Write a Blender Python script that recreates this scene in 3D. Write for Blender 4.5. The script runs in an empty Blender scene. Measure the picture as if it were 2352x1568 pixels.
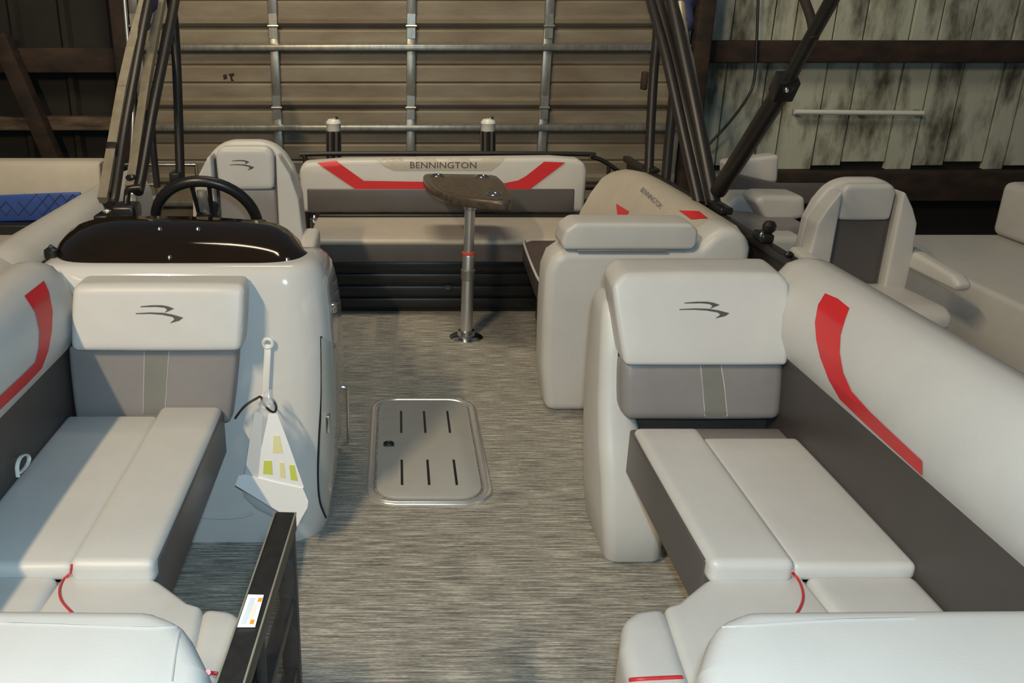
import bpy, bmesh, math, random
from mathutils import Vector, Matrix
from mathutils.bvhtree import BVHTree
random.seed(4)
SC = bpy.context.scene
COL = SC.collection

# ------------------------------------------------------------------ camera
F, PX, PY, CH, PITCH = 2000., 908., 784., 1.55, math.radians(20.6)
cp, sp = math.cos(PITCH), math.sin(PITCH)
cd = bpy.data.cameras.new('camera'); cam = bpy.data.objects.new('camera', cd); COL.objects.link(cam)
cam.location = (0, 0, CH); cam.rotation_euler = (math.pi/2-PITCH, 0, 0)
cd.sensor_fit = 'HORIZONTAL'; cd.sensor_width = 36; cd.lens = F/2352*36
cd.shift_x = (1176-PX)/2352; cd.shift_y = 0; cd.clip_start = .05; cd.clip_end = 100
SC.camera = cam
# ------------------------------------------------------------------ world, lights, exposure
w = bpy.data.worlds.new('world'); SC.world = w; w.use_nodes = True
w.node_tree.nodes['Background'].inputs[0].default_value = (.62, .80, 1, 1)
w.node_tree.nodes['Background'].inputs[1].default_value = .09
SC.view_settings.view_transform = 'Standard'; SC.view_settings.look = 'None'
SC.view_settings.exposure = 0; SC.view_settings.gamma = 1; SC.view_settings.use_curve_mapping = False

def area(name, loc, target, sx, sy, power, colr):
    l = bpy.data.lights.new(name, 'AREA'); l.shape = 'RECTANGLE'; l.size = sx; l.size_y = sy
    l.energy = power; l.color = colr
    o = bpy.data.objects.new(name, l); COL.objects.link(o); o.location = loc
    o.rotation_euler = (Vector(target)-Vector(loc)).to_track_quat('-Z', 'Y').to_euler()
    return o
WARM = (1, .75, .45)
sl_ = area('shop_lamp', (-2.35, -1.3, 4.2), (0, .7, 0), .10, 1.2, 214, WARM)
sl_.rotation_euler = (math.radians(38), math.radians(-26), 0)      # tube along the boat
area('shop_lamp_rear', (-.5, 4.1, 4.5), (.1, 6.9, 2.8), 1.6, 1.2, 128, (1, .84, .60))
l = bpy.data.lights.new('camera_flash', 'POINT'); l.energy = 112; l.color = (.62, .86, 1); l.shadow_soft_size = .03
o = bpy.data.objects.new('camera_flash', l); COL.objects.link(o); o.location = (.03, .02, CH+.09)

# ------------------------------------------------------------------ photo pixel -> direction -> point on a known plane
def ray(x, y):
    u = (x-PX)/F; v = (y-PY)/F
    return Vector((u, cp-v*sp, -sp-v*cp))
def onZ(x, y, z):
    r = ray(x, y); return r*((z-CH)/r.z)+Vector((0, 0, CH))
def onY(x, y, Y):
    r = ray(x, y); return r*(Y/r.y)+Vector((0, 0, CH))
def onX(x, y, X):
    r = ray(x, y); return r*(X/r.x)+Vector((0, 0, CH))

# ------------------------------------------------------------------ materials
def mat(name, col, rough=.5, metal=0., noise=None, bump=None, coat=0., spec=.5, alpha=1., trans=0.):
    """noise = (scale xyz, dark colour, light colour, contrast lo, hi); bump = (scale, strength)"""
    m = bpy.data.materials.new(name); m.use_nodes = True
    nt = m.node_tree; b = nt.nodes['Principled BSDF']
    b.inputs['Base Color'].default_value = (*col, 1); b.inputs['Roughness'].default_value = rough
    b.inputs['Metallic'].default_value = metal; b.inputs['Coat Weight'].default_value = coat
    b.inputs['Specular IOR Level'].default_value = spec
    b.inputs['Alpha'].default_value = alpha; b.inputs['Transmission Weight'].default_value = trans
    def coords(scale):
        tc = nt.nodes.new('ShaderNodeNewGeometry'); mp = nt.nodes.new('ShaderNodeMapping')
        mp.inputs['Scale'].default_value = scale
        nt.links.new(tc.outputs['Position'], mp.inputs['Vector']); return mp.outputs[0]
    if noise:
        sc, c0, c1, lo, hi = noise
        n = nt.nodes.new('ShaderNodeTexNoise'); n.inputs['Scale'].default_value = 1; n.inputs['Detail'].default_value = 5
        n.inputs['Roughness'].default_value = .6
        nt.links.new(coords(sc), n.inputs['Vector'])
        r = nt.nodes.new('ShaderNodeValToRGB')
        r.color_ramp.elements[0].position = lo; r.color_ramp.elements[0].color = (*c0, 1)
        r.color_ramp.elements[1].position = hi; r.color_ramp.elements[1].color = (*c1, 1)
        nt.links.new(n.outputs[0], r.inputs[0]); nt.links.new(r.outputs[0], b.inputs['Base Color'])
    if bump:
        n = nt.nodes.new('ShaderNodeTexNoise'); n.inputs['Scale'].default_value = 1; n.inputs['Detail'].default_value = 3
        nt.links.new(coords(bump[0]), n.inputs['Vector'])
        bp = nt.nodes.new('ShaderNodeBump'); bp.inputs['Strength'].default_value = bump[1]; bp.inputs['Distance'].default_value = .004
        nt.links.new(n.outputs[0], bp.inputs['Height']); nt.links.new(bp.outputs[0], b.inputs['Normal'])
    return m
def shade(c, k): return tuple(min(1, v*k) for v in c)
def vinyl(name, c, rough=.42, var=.05):
    return mat(name, c, rough, noise=((9, 9, 9), shade(c, 1-var), shade(c, 1+var), .3, .7), bump=((420, 420, 420), .10))
M = {}
M['vinyl'] = vinyl('light grey vinyl', (.56, .562, .55), var=.03)
M['cream'] = vinyl('cream vinyl', (.47, .44, .375))
M['taupe'] = vinyl('taupe grey vinyl', (.225, .215, .215), .4)
M['taupe2'] = vinyl('taupe centre strip vinyl', (.19, .19, .175), .4)
M['charcoal'] = vinyl('charcoal brown vinyl', (.058, .051, .048), .42)
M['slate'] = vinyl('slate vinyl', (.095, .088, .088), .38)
M['red'] = vinyl('red vinyl', (.64, .022, .026), .4)
M['redpipe'] = mat('red piping', (.50, .03, .035), .4)
M['gel'] = mat('white gelcoat', (.60, .60, .59), .13, coat=.6, noise=((3, 3, 3), (.585, .585, .575), (.615, .615, .605), .3, .7))
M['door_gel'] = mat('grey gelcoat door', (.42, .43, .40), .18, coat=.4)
M['smoke'] = mat('smoked acrylic', (.014, .008, .003), .07, coat=.3, spec=.35, noise=((5, 5, 5), (.011, .0065, .0025), (.017, .010, .004), .3, .7))
M['black'] = mat('black plastic', (.012, .012, .012), .35)
M['blackmetal'] = mat('black powder coat', (.017, .015, .013), .42, noise=((60, 60, 60), (.014, .012, .011), (.022, .019, .017), .3, .7))
M['lit_tube'] = mat('lit black tube', (.27, .24, .175), .42, metal=.2, noise=((20, 20, 6), (.23, .20, .145), (.31, .28, .21), .3, .7))  # beige colour stands in for light falling on black tubes
M['chrome'] = mat('stainless', (.75, .75, .74), .16, metal=1.)
M['alu'] = mat('brushed aluminium', (.62, .62, .61), .34, metal=.85, noise=((40, 40, 4), (.56, .56, .55), (.68, .68, .67), .3, .7))
M['satin'] = mat('satin aluminium trim', (.78, .78, .75), .24, metal=.75)
M['hatch'] = mat('hatch lid', (.40, .41, .395), .42, metal=.1, noise=((14, 14, 14), (.385, .395, .38), (.415, .425, .41), .3, .7))
M['tablebrown'] = mat('brown table top', (.075, .058, .042), .3, noise=((30, 30, 30), (.055, .043, .031), (.10, .078, .056), .35, .65))
M['white'] = mat('white plastic', (.72, .72, .69), .35)
M['paper'] = mat('white paper', (.88, .89, .90), .6)
M['yellow'] = mat('yellow green print', (.62, .68, .12), .6)
M['palegold'] = mat('pale yellow print', (.82, .76, .42), .6)
M['orange'] = mat('orange print', (.80, .25, .02), .5)
M['greyprint'] = mat('grey print', (.55, .58, .62), .5)
M['pinkprint'] = mat('pale orange print', (.88, .62, .52), .5)
M['logo'] = mat('embroidered logo grey', (.07, .07, .066), .6)
M['stitch'] = mat('pale stitching', (.42, .42, .42), .6)
M['seam'] = mat('dark seam', (.10, .095, .085), .6)
M['blue'] = vinyl('royal blue quilted vinyl', (.035, .09, .36), .4)
M['canvas'] = mat('navy canvas', (.03, .035, .10), .8, bump=((200, 200, 200), .3))
M['redplastic'] = mat('red plastic ring', (.62, .09, .05), .4)
# clear plastic bag
m = bpy.data.materials.new('clear plastic film'); m.use_nodes = True; nt = m.node_tree
b = nt.nodes['Principled BSDF']; b.inputs['Base Color'].default_value = (.75, .80, .85, 1); b.inputs['Roughness'].default_value = .12
tr = nt.nodes.new('ShaderNodeBsdfTransparent'); mx = nt.nodes.new('ShaderNodeMixShader'); mx.inputs[0].default_value = .30
nt.links.new(tr.outputs[0], mx.inputs[1]); nt.links.new(b.outputs[0], mx.inputs[2])
nt.links.new(mx.outputs[0], nt.nodes['Material Output'].inputs[0]); M['film'] = m
# woven deck flooring: streaks run across the boat
m = bpy.data.materials.new('woven vinyl flooring'); m.use_nodes = True; nt = m.node_tree; b = nt.nodes['Principled BSDF']
g = nt.nodes.new('ShaderNodeNewGeometry')
def nz(scale, detail):
    mp = nt.nodes.new('ShaderNodeMapping'); mp.inputs['Scale'].default_value = scale
    n = nt.nodes.new('ShaderNodeTexNoise'); n.inputs['Scale'].default_value = 1; n.inputs['Detail'].default_value = detail
    nt.links.new(g.outputs['Position'], mp.inputs[0]); nt.links.new(mp.outputs[0], n.inputs['Vector']); return n.outputs[0]
a1 = nz((9, 150, 1), 4); a2 = nz((60, 420, 1), 2); a3 = nz((2.2, 22, 1), 2)
def mth(op, x, y):
    n = nt.nodes.new('ShaderNodeMath'); n.operation = op
    for i, v in enumerate((x, y)):
        if isinstance(v, (int, float)): n.inputs[i].default_value = v
        else: nt.links.new(v, n.inputs[i])
    return n.outputs[0]
mixv = mth('ADD', mth('ADD', mth('MULTIPLY', a1, .62), mth('MULTIPLY', a2, .28)), mth('MULTIPLY', a3, .10))
r = nt.nodes.new('ShaderNodeValToRGB'); e = r.color_ramp.elements
e[0].position = .36; e[0].color = (.11, .106, .098, 1); e[1].position = .64; e[1].color = (.58, .565, .51, 1)
e.new(.5).color = (.29, .28, .248, 1)
nt.links.new(mixv, r.inputs[0]); nt.links.new(r.outputs[0], b.inputs['Base Color']); b.inputs['Roughness'].default_value = .62
bp = nt.nodes.new('ShaderNodeBump'); bp.inputs['Strength'].default_value = .35; bp.inputs['Distance'].default_value = .002
nt.links.new(mixv, bp.inputs['Height']); nt.links.new(bp.outputs[0], b.inputs['Normal']); M['deck'] = m
M['doorsheet'] = mat('weathered galvanised door sheet', (.20, .17, .125), .5, metal=.15,
                     noise=((1.3, 1.3, 5), (.145, .112, .078), (.235, .215, .165), .32, .68), bump=((8, 8, 260), .12))
M['galv'] = mat('galvanised steel', (.34, .34, .31), .34, metal=.7, noise=((25, 25, 9), (.26, .26, .235), (.42, .42, .385), .3, .7))
M['rust'] = mat('rust brown steel', (.02, .013, .009), .8, noise=((4, 4, 9), (.009, .006, .005), (.042, .022, .013), .35, .7))
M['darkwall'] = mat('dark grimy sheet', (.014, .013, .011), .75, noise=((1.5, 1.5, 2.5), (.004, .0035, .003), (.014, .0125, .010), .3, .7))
M['band'] = mat('bare rusty band', (.085, .06, .038), .8, noise=((3, 3, 14), (.03, .018, .012), (.14, .10, .065), .35, .65))
M['paintboard'] = mat('grimy painted board', (.30, .31, .26), .7,
                      noise=((5.5, 5.5, 2.0), (.09, .085, .062), (.46, .49, .41), .34, .56), bump=((30, 30, 5), .4))
M['concrete'] = mat('concrete slab', (.12, .11, .10), .85, noise=((2, 2, 2), (.08, .075, .068), (.16, .15, .135), .3, .7))

# ------------------------------------------------------------------ object helpers
ORG = {}
def finish(o, label=None, cat=None, group=None, kind=None):
    if label: o['label'] = label
    if cat: o['category'] = cat
    if group: o['group'] = group
    if kind: o['kind'] = kind
    return o
def thing(name, loc, label, cat, group=None):
    o = bpy.data.objects.new(name, None); COL.objects.link(o); o.location = loc; ORG[o] = Vector(loc)
    o.empty_display_size = .1
    return finish(o, label, cat, group)
def put(name, bm, material, parent=None, angle=38, label=None):
    """link a bmesh given in world coordinates as one mesh object whose origin is its centre"""
    bmesh.ops.recalc_face_normals(bm, faces=bm.faces)
    me = bpy.data.meshes.new(name)
    cs = [v.co for v in bm.verts]
    lo = Vector((min(c.x for c in cs), min(c.y for c in cs), min(c.z for c in cs)))
    hi = Vector((max(c.x for c in cs), max(c.y for c in cs), max(c.z for c in cs)))
    ctr = (lo+hi)/2
    bmesh.ops.translate(bm, verts=bm.verts, vec=-ctr)
    bm.to_mesh(me); bm.free()
    for p in me.polygons: p.use_smooth = True
    me.set_sharp_from_angle(angle=math.radians(angle))
    me.materials.append(M[material])
    o = bpy.data.objects.new(name, me); COL.objects.link(o)
    ORG[o] = ctr
    if parent: o.parent = parent; o.location = ctr-ORG[parent]
    else: o.location = ctr
    if label: o['label'] = label
    return o
def bevel(bm, r, seg=3, lim=25):
    if r <= 0: return
    ed = [e for e in bm.edges if len(e.link_faces) == 2 and e.calc_face_angle(0) > math.radians(lim)]
    bmesh.ops.bevel(bm, geom=ed, offset=r, offset_type='OFFSET', segments=seg, profile=.5, affect='EDGES', clamp_overlap=True)
def puff(bm, amt, cuts=5):
    cs = [v.co.copy() for v in bm.verts]
    lo = [min(c[i] for c in cs) for i in range(3)]; hi = [max(c[i] for c in cs) for i in range(3)]
    for i in range(3):
        if hi[i]-lo[i] < .06: continue
        no = [0, 0, 0]; no[i] = 1
        for k in range(1, cuts+1):
            co = [0, 0, 0]; co[i] = lo[i]+(hi[i]-lo[i])*k/(cuts+1)
            bmesh.ops.bisect_plane(bm, geom=bm.verts[:]+bm.edges[:]+bm.faces[:], plane_co=co, plane_no=no)
    for v in bm.verts:
        t = [2*(v.co[i]-lo[i])/max(1e-6, hi[i]-lo[i])-1 for i in range(3)]
        d = [1-abs(q)**3 for q in t]
        for i in range(3):
            v.co[i] += amt*t[i]*d[(i+1) % 3]*d[(i+2) % 3]
def box_bm(x0, x1, y0, y1, z0, z1, bm=None):
    bm = bm or bmesh.new()
    vs = [bm.verts.new((x, y, z)) for x in (x0, x1) for y in (y0, y1) for z in (z0, z1)]
    for f in ((0, 1, 3, 2), (4, 6, 7, 5), (0, 4, 5, 1), (2, 3, 7, 6), (0, 2, 6, 4), (1, 5, 7, 3)):
        bm.faces.new([vs[i] for i in f])
    return bm
def rbox(x0, x1, y0, y1, z0, z1, r=.02, seg=3, pf=0):
    if x0 > x1: x0, x1 = x1, x0
    bm = box_bm(x0, x1, y0, y1, z0, z1); bmesh.ops.recalc_face_normals(bm, faces=bm.faces); bevel(bm, r, seg)
    if pf: puff(bm, pf)
    return bm
def prism(pts, vec, r=.02, seg=3, pf=0, lim=25):
    """polygon of 3-D points extruded along vec"""
    bm = bmesh.new(); vec = Vector(vec)
    a = [bm.verts.new(p) for p in pts]; b_ = [bm.verts.new(Vector(p)+vec) for p in pts]; n = len(pts)
    bm.faces.new(a); bm.faces.new(b_[::-1])
    for i in range(n): bm.faces.new((a[i], b_[i], b_[(i+1) % n], a[(i+1) % n]))
    bmesh.ops.recalc_face_normals(bm, faces=bm.faces)
    bevel(bm, r, seg, lim)
    if pf: puff(bm, pf)
    return bm
def smoothpts(pts, n=6, closed=False):
    """Catmull-Rom"""
    pts = [Vector(p) for p in pts]; out = []; N = len(pts)
    rng = range(N) if closed else range(N-1)
    for i in rng:
        p0 = pts[(i-1) % N] if closed or i > 0 else pts[0]
        p1 = pts[i]; p2 = pts[(i+1) % N]
        p3 = pts[(i+2) % N] if closed or i+2 < N else pts[-1]
        for k in range(n):
            t = k/n
            out.append(.5*((2*p1)+(p2-p0)*t+(2*p0-5*p1+4*p2-p3)*t*t+(3*p1-p0-3*p2+p3)*t**3))
    if not closed: out.append(pts[-1])
    return out
def tube(pts, r, sides=10, bm=None, closed=False, flat=1., cap=True):
    bm = bm or bmesh.new(); pts = [Vector(p) for p in pts]; N = len(pts); rings = []
    up = None
    for i, p in enumerate(pts):
        d = (pts[(i+1) % N]-pts[i-1]) if closed else (pts[min(i+1, N-1)]-pts[max(i-1, 0)])
        d.normalize()
        if up is None:
            up = Vector((0, 0, 1)) if abs(d.z) < .9 else Vector((1, 0, 0))
        s = d.cross(up).normalized(); up = s.cross(d).normalized()
        rr = r[i] if isinstance(r, (list, tuple)) else r
        rings.append([bm.verts.new(p+s*(math.cos(2*math.pi*k/sides)*rr*flat)+up*(math.sin(2*math.pi*k/sides)*rr)) for k in range(sides)])
    for i in range(N if closed else N-1):
        A, B = rings[i], rings[(i+1) % N]
        for k in range(sides): bm.faces.new((A[k], A[(k+1) % sides], B[(k+1) % sides], B[k]))
    if not closed and cap:
        bm.faces.new(rings[0][::-1]); bm.faces.new(rings[-1])
    return bm
def bar(p, q, wd, ht, bm=None, r=.004):
    """rectangular bar between two points"""
    own = bm is None
    bm = bm or bmesh.new(); p = Vector(p); q = Vector(q); d = (q-p).normalized()
    up = Vector((0, 0, 1)) if abs(d.z) < .9 else Vector((0, 1, 0))
    s = d.cross(up).normalized(); up = s.cross(d)
    vs = [bm.verts.new(c+s*(a*wd/2)+up*(b_*ht/2)) for c in (p, q) for a, b_ in ((-1, -1), (1, -1), (1, 1), (-1, 1))]
    for f in ((0, 1, 2, 3), (7, 6, 5, 4), (0, 4, 5, 1), (1, 5, 6, 2), (2, 6, 7, 3), (3, 7, 4, 0)): bm.faces.new([vs[i] for i in f])
    if own:
        bmesh.ops.recalc_face_normals(bm, faces=bm.faces); bevel(bm, r, 2)
    return bm
def lathe(prof, c, n=28, bm=None):
    """profile of (radius, z) about a vertical axis through c"""
    bm = bm or bmesh.new(); c = Vector(c); rings = []
    for rr, z in prof:
        rings.append([bm.verts.new(c+Vector((rr*math.cos(2*math.pi*k/n), rr*math.sin(2*math.pi*k/n), z))) for k in range(n)])
    for A, B in zip(rings, rings[1:]):
        for k in range(n): bm.faces.new((A[k], A[(k+1) % n], B[(k+1) % n], B[k]))
    bm.faces.new(rings[0][::-1]); bm.faces.new(rings[-1])
    return bm
def loft(rings, cap=True, bm=None):
    bm = bm or bmesh.new(); R = [[bm.verts.new(p) for p in q] for q in rings]; n = len(R[0])
    for A, B in zip(R, R[1:]):
        for k in range(n): bm.faces.new((A[k], A[(k+1) % n], B[(k+1) % n], B[k]))
    if cap: bm.faces.new(R[0][::-1]); bm.faces.new(R[-1])
    return bm
# printed / sewn detail laid on a surface
TREES = {}
def tree(o):
    if o not in TREES:
        me = o.data; c = ORG[o]
        TREES[o] = BVHTree.FromPolygons([v.co+c for v in me.vertices], [p.vertices[:] for p in me.polygons])
    return TREES[o]
CAM = Vector((0, 0, CH))
def hit(px, targets, off=.0015):
    d = ray(*px).normalized(); best = None
    for t in targets:
        h = tree(t).ray_cast(CAM, d)
        if h[0] is not None and (best is None or h[3] < best[3]): best = h
    if best is None: return None
    n = best[1].normalized()
    if n.dot(d) > 0: n = -n
    return best[0]+n*off
def decal(name, polys, targets, material, parent, off=.0015, maxlen=14, label=None):
    bm = bmesh.new()
    for poly in polys: bm.faces.new([bm.verts.new((p[0], p[1], 0)) for p in poly])
    bm.normal_update()
    bmesh.ops.triangulate(bm, faces=bm.faces[:])
    for _ in range(4):
        le = [e for e in bm.edges if e.calc_length() > maxlen]
        if not le: break
        bmesh.ops.subdivide_edges(bm, edges=le, cuts=1, use_grid_fill=False)
        bmesh.ops.triangulate(bm, faces=bm.faces[:])
    bad = []
    for v in bm.verts:
        h = hit((v.co.x, v.co.y), targets, off)
        if h is None: bad.append(v)
        else: v.co = h
    bmesh.ops.delete(bm, geom=bad, context='VERTS')
    if not bm.faces: bm.free(); return None
    return put(name, bm, material, parent, 60, label)
def stitch(name, px, targets, material, parent, r=.0022, n=5, label=None):
    pts = [hit((p[0], p[1]), targets, r*.3) for p in smoothpts([(x, y, 0) for x, y in px], n)]
    pts = [p for p in pts if p is not None]
    if len(pts) < 2: return None
    return put(name, tube(pts, r, 6), material, parent, 60, label)
def text_polys(txt, cx, cy, wpx, hpx, rot=0., shear=0.):
    """letter outlines as triangles in photo pixels"""
    cu = bpy.data.curves.new('t', 'FONT'); cu.body = txt; cu.align_x = 'CENTER'; cu.resolution_u = 3
    o = bpy.data.objects.new('t', cu); COL.objects.link(o)
    dg = bpy.context.evaluated_depsgraph_get(); me = o.evaluated_get(dg).to_mesh()
    vs = [v.co.copy() for v in me.vertices]
    x0 = min(v.x for v in vs); x1 = max(v.x for v in vs); y0 = min(v.y for v in vs); y1 = max(v.y for v in vs)
    out = []
    for p in me.polygons:
        q = []
        for i in p.vertices:
            a = ((vs[i].x-x0)/(x1-x0)-.5)*wpx; b_ = (.5-(vs[i].y-y0)/(y1-y0))*hpx
            a += shear*b_
            q.append((cx+a*math.cos(rot)-b_*math.sin(rot), cy+a*math.sin(rot)+b_*math.cos(rot)))
        out.append(q)
    o.evaluated_get(dg).to_mesh_clear(); bpy.data.objects.remove(o); bpy.data.curves.remove(cu)
    return out
LOGO = [[(323, 703), (350, 700.5), (372, 700.5), (386, 703), (400, 708.5), (390, 713), (378, 718), (384, 711.5), (378, 706.5), (360, 704.5), (323, 705)],
        [(312, 719), (345, 717), (375, 718), (397, 722), (421, 729), (412, 736), (390, 742), (401, 733), (396, 727.5), (372, 722.5), (345, 720.5), (312, 721)]]
def logo(x0, x1, y0, y1):
    return [[(x0+(x-312)/109*(x1-x0), y0+(y-700)/42*(y1-y0)) for x, y in p] for p in LOGO]

# ================================================================== SETTING
finish(put('floor', rbox(-1.25, 1.45, -.5, 5.55, -.05, 0, 0), 'deck'), 'streaky grey-brown woven vinyl boat deck', 'floor', None, 'structure')
finish(put('ground', rbox(-9, 10, -6, 9, -.85, -.75, 0), 'concrete'), 'dark concrete slab of the storage building under the boats', 'floor', None, 'structure')

# ---- sectional garage door
DY = 6.9
door = thing('door_1', (.12, DY, -.75), 'closed sectional overhead door of weathered ribbed steel', 'garage door'); door['kind'] = 'structure'
XS = [-1.93, -.905, .118, 1.138, 2.16]
JZ = [-.75, -.29, .295, .88, 1.466, 2.05]
PROF = [(.0, .0), (.02, -.022), (.05, -.024), (.075, 0), (.16, .0), (.175, .012), (.19, 0), (.29, .004), (.305, .014), (.32, .004), (.42, .008), (.435, .02), (.45, .008), (.545, .012), (.575, .03), (.585, .03)]
for j in range(5):
    z0, z1 = JZ[j], JZ[j+1]
    for i in range(4):
        bm = bmesh.new(); prof = [(z0+q[0]/.585*(z1-z0), DY+q[1]) for q in PROF]
        A = [bm.verts.new((XS[i], y, z)) for z, y in prof]; B = [bm.verts.new((XS[i+1], y, z)) for z, y in prof]
        for k in range(len(prof)-1): bm.faces.new((A[k], B[k], B[k+1], A[k+1]))
        bk = [bm.verts.new((x, DY+.06, z)) for x, z in ((XS[i], z0), (XS[i+1], z0), (XS[i+1], z1), (XS[i], z1))]
        bm.faces.new(bk)
        put('door_panel', bm, 'doorsheet', door, 20)
    for i in range(5):
        x = XS[i]
        s = put('stile', rbox(x-.034, x+.034, DY-.045, DY+.01, z0+.012, z1-.012, .008, 2), 'galv', door)
        if j < 4:
            hb = box_bm(x-.03, x+.03, DY-.052, DY-.044, z1-.085, z1+.085)
            tube([(x-.04, DY-.05, z1), (x+.04, DY-.05, z1)], .011, 8, hb)
            put('hinge', hb, 'galv', s)
    zs = z1-.150 if j else z1-.15
    put('strut', prism([(-1.97, DY-.006, zs-.035), (-1.97, DY-.075, zs-.02), (-1.97, DY-.075, zs+.02), (-1.97, DY-.006, zs+.035)], (4.17, 0, 0), .006, 2), 'galv', door)
# rust spots on one panel
for nm, px in (('rust_spot', [(512, 172), (520, 170), (522, 180), (514, 183)]), ('rust_spot', [(524, 170), (537, 168), (538, 173), (533, 175), (534, 182), (538, 185), (531, 186), (528, 174)])):
    q = [onY(x, y, DY-.003) for x, y in px]
    put(nm, prism(q, (0, .012, 0), 0), 'rust', door)
# door track posts
for nm, x in (('trim_1', -2.03), ('trim_2', 2.28)):
    finish(put(nm, rbox(x-.06, x+.06, DY-.10, DY+.12, -.75, 2.6, .01), 'rust'), 'rust-dark steel jamb post at the %s edge of the garage door' % ('blue-cushion boat' if x < 0 else 'painted board wall'), 'post', None, 'structure')
# dark wall beyond the blue-cushioned boat
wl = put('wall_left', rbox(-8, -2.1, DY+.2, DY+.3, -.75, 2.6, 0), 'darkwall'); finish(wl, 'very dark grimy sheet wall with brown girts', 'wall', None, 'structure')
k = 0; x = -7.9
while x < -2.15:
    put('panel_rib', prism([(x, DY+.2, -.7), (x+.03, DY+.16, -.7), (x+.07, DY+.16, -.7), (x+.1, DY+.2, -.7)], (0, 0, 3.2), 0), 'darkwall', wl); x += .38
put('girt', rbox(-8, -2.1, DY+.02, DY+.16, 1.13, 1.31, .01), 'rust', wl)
put('girt', rbox(-8, -2.1, DY+.02, DY+.16, .70, .80, .01), 'band', wl, label='bare brown rusty girt')
put('girt', rbox(-8, -2.1, DY+.02, DY+.16, .12, .30, .01), 'rust', wl)
p, q = onY(0, 80, DY-.05), onY(130, 380, DY-.05)
put('brace', bar(p, q, .12, .12), 'rust', wl)
# painted board wall beyond the other boat
wr = put('wall_right', rbox(2.34, 9, DY+.32, DY+.42, -.75, 2.6, 0), 'darkwall'); finish(wr, 'grimy pale green painted board wall with dark beams', 'wall', None, 'structure')
x = 2.36; seams = [.26, .32, .17, .30, .24, .36, .22]
i = 0
while x < 7.5:
    wd = seams[i % 7]; zb = .36+.03*((i*7) % 3)
    put('board', rbox(x, x+wd-.012, DY+.27+.006*(i % 3), DY+.325, zb, 2.6, .004, 1), 'paintboard', wr)
    x += wd; i += 1
put('beam', rbox(2.34, 9, DY+.10, DY+.27, 1.20, 1.36, .01), 'rust', wr)
put('beam', rbox(2.34, 9, DY+.10, DY+.27, .13, .36, .01), 'rust', wr)
put('cable', tube(smoothpts([onY(1742, -20, DY+.08), onY(1738, 100, DY+.08), onY(1734, 170, DY+.08), onY(1722, 215, DY+.08), onY(1680, 275, DY+.08), onY(1625, 335, DY+.08)], 5), .011, 8), 'black', wr)
pp = put('pipe', tube([onY(1825, 257, DY+.20), onY(2120, 260, DY+.20)], .02, 12), 'white', wr, label='thin white pipe')
for x_ in (1832, 1980, 2110):
    c = onY(x_, 258.5, DY+.20); put('bracket', rbox(c.x-.012, c.x+.012, c.y, DY+.30, c.z-.02, c.z+.02, .003), 'galv', pp)

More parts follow.
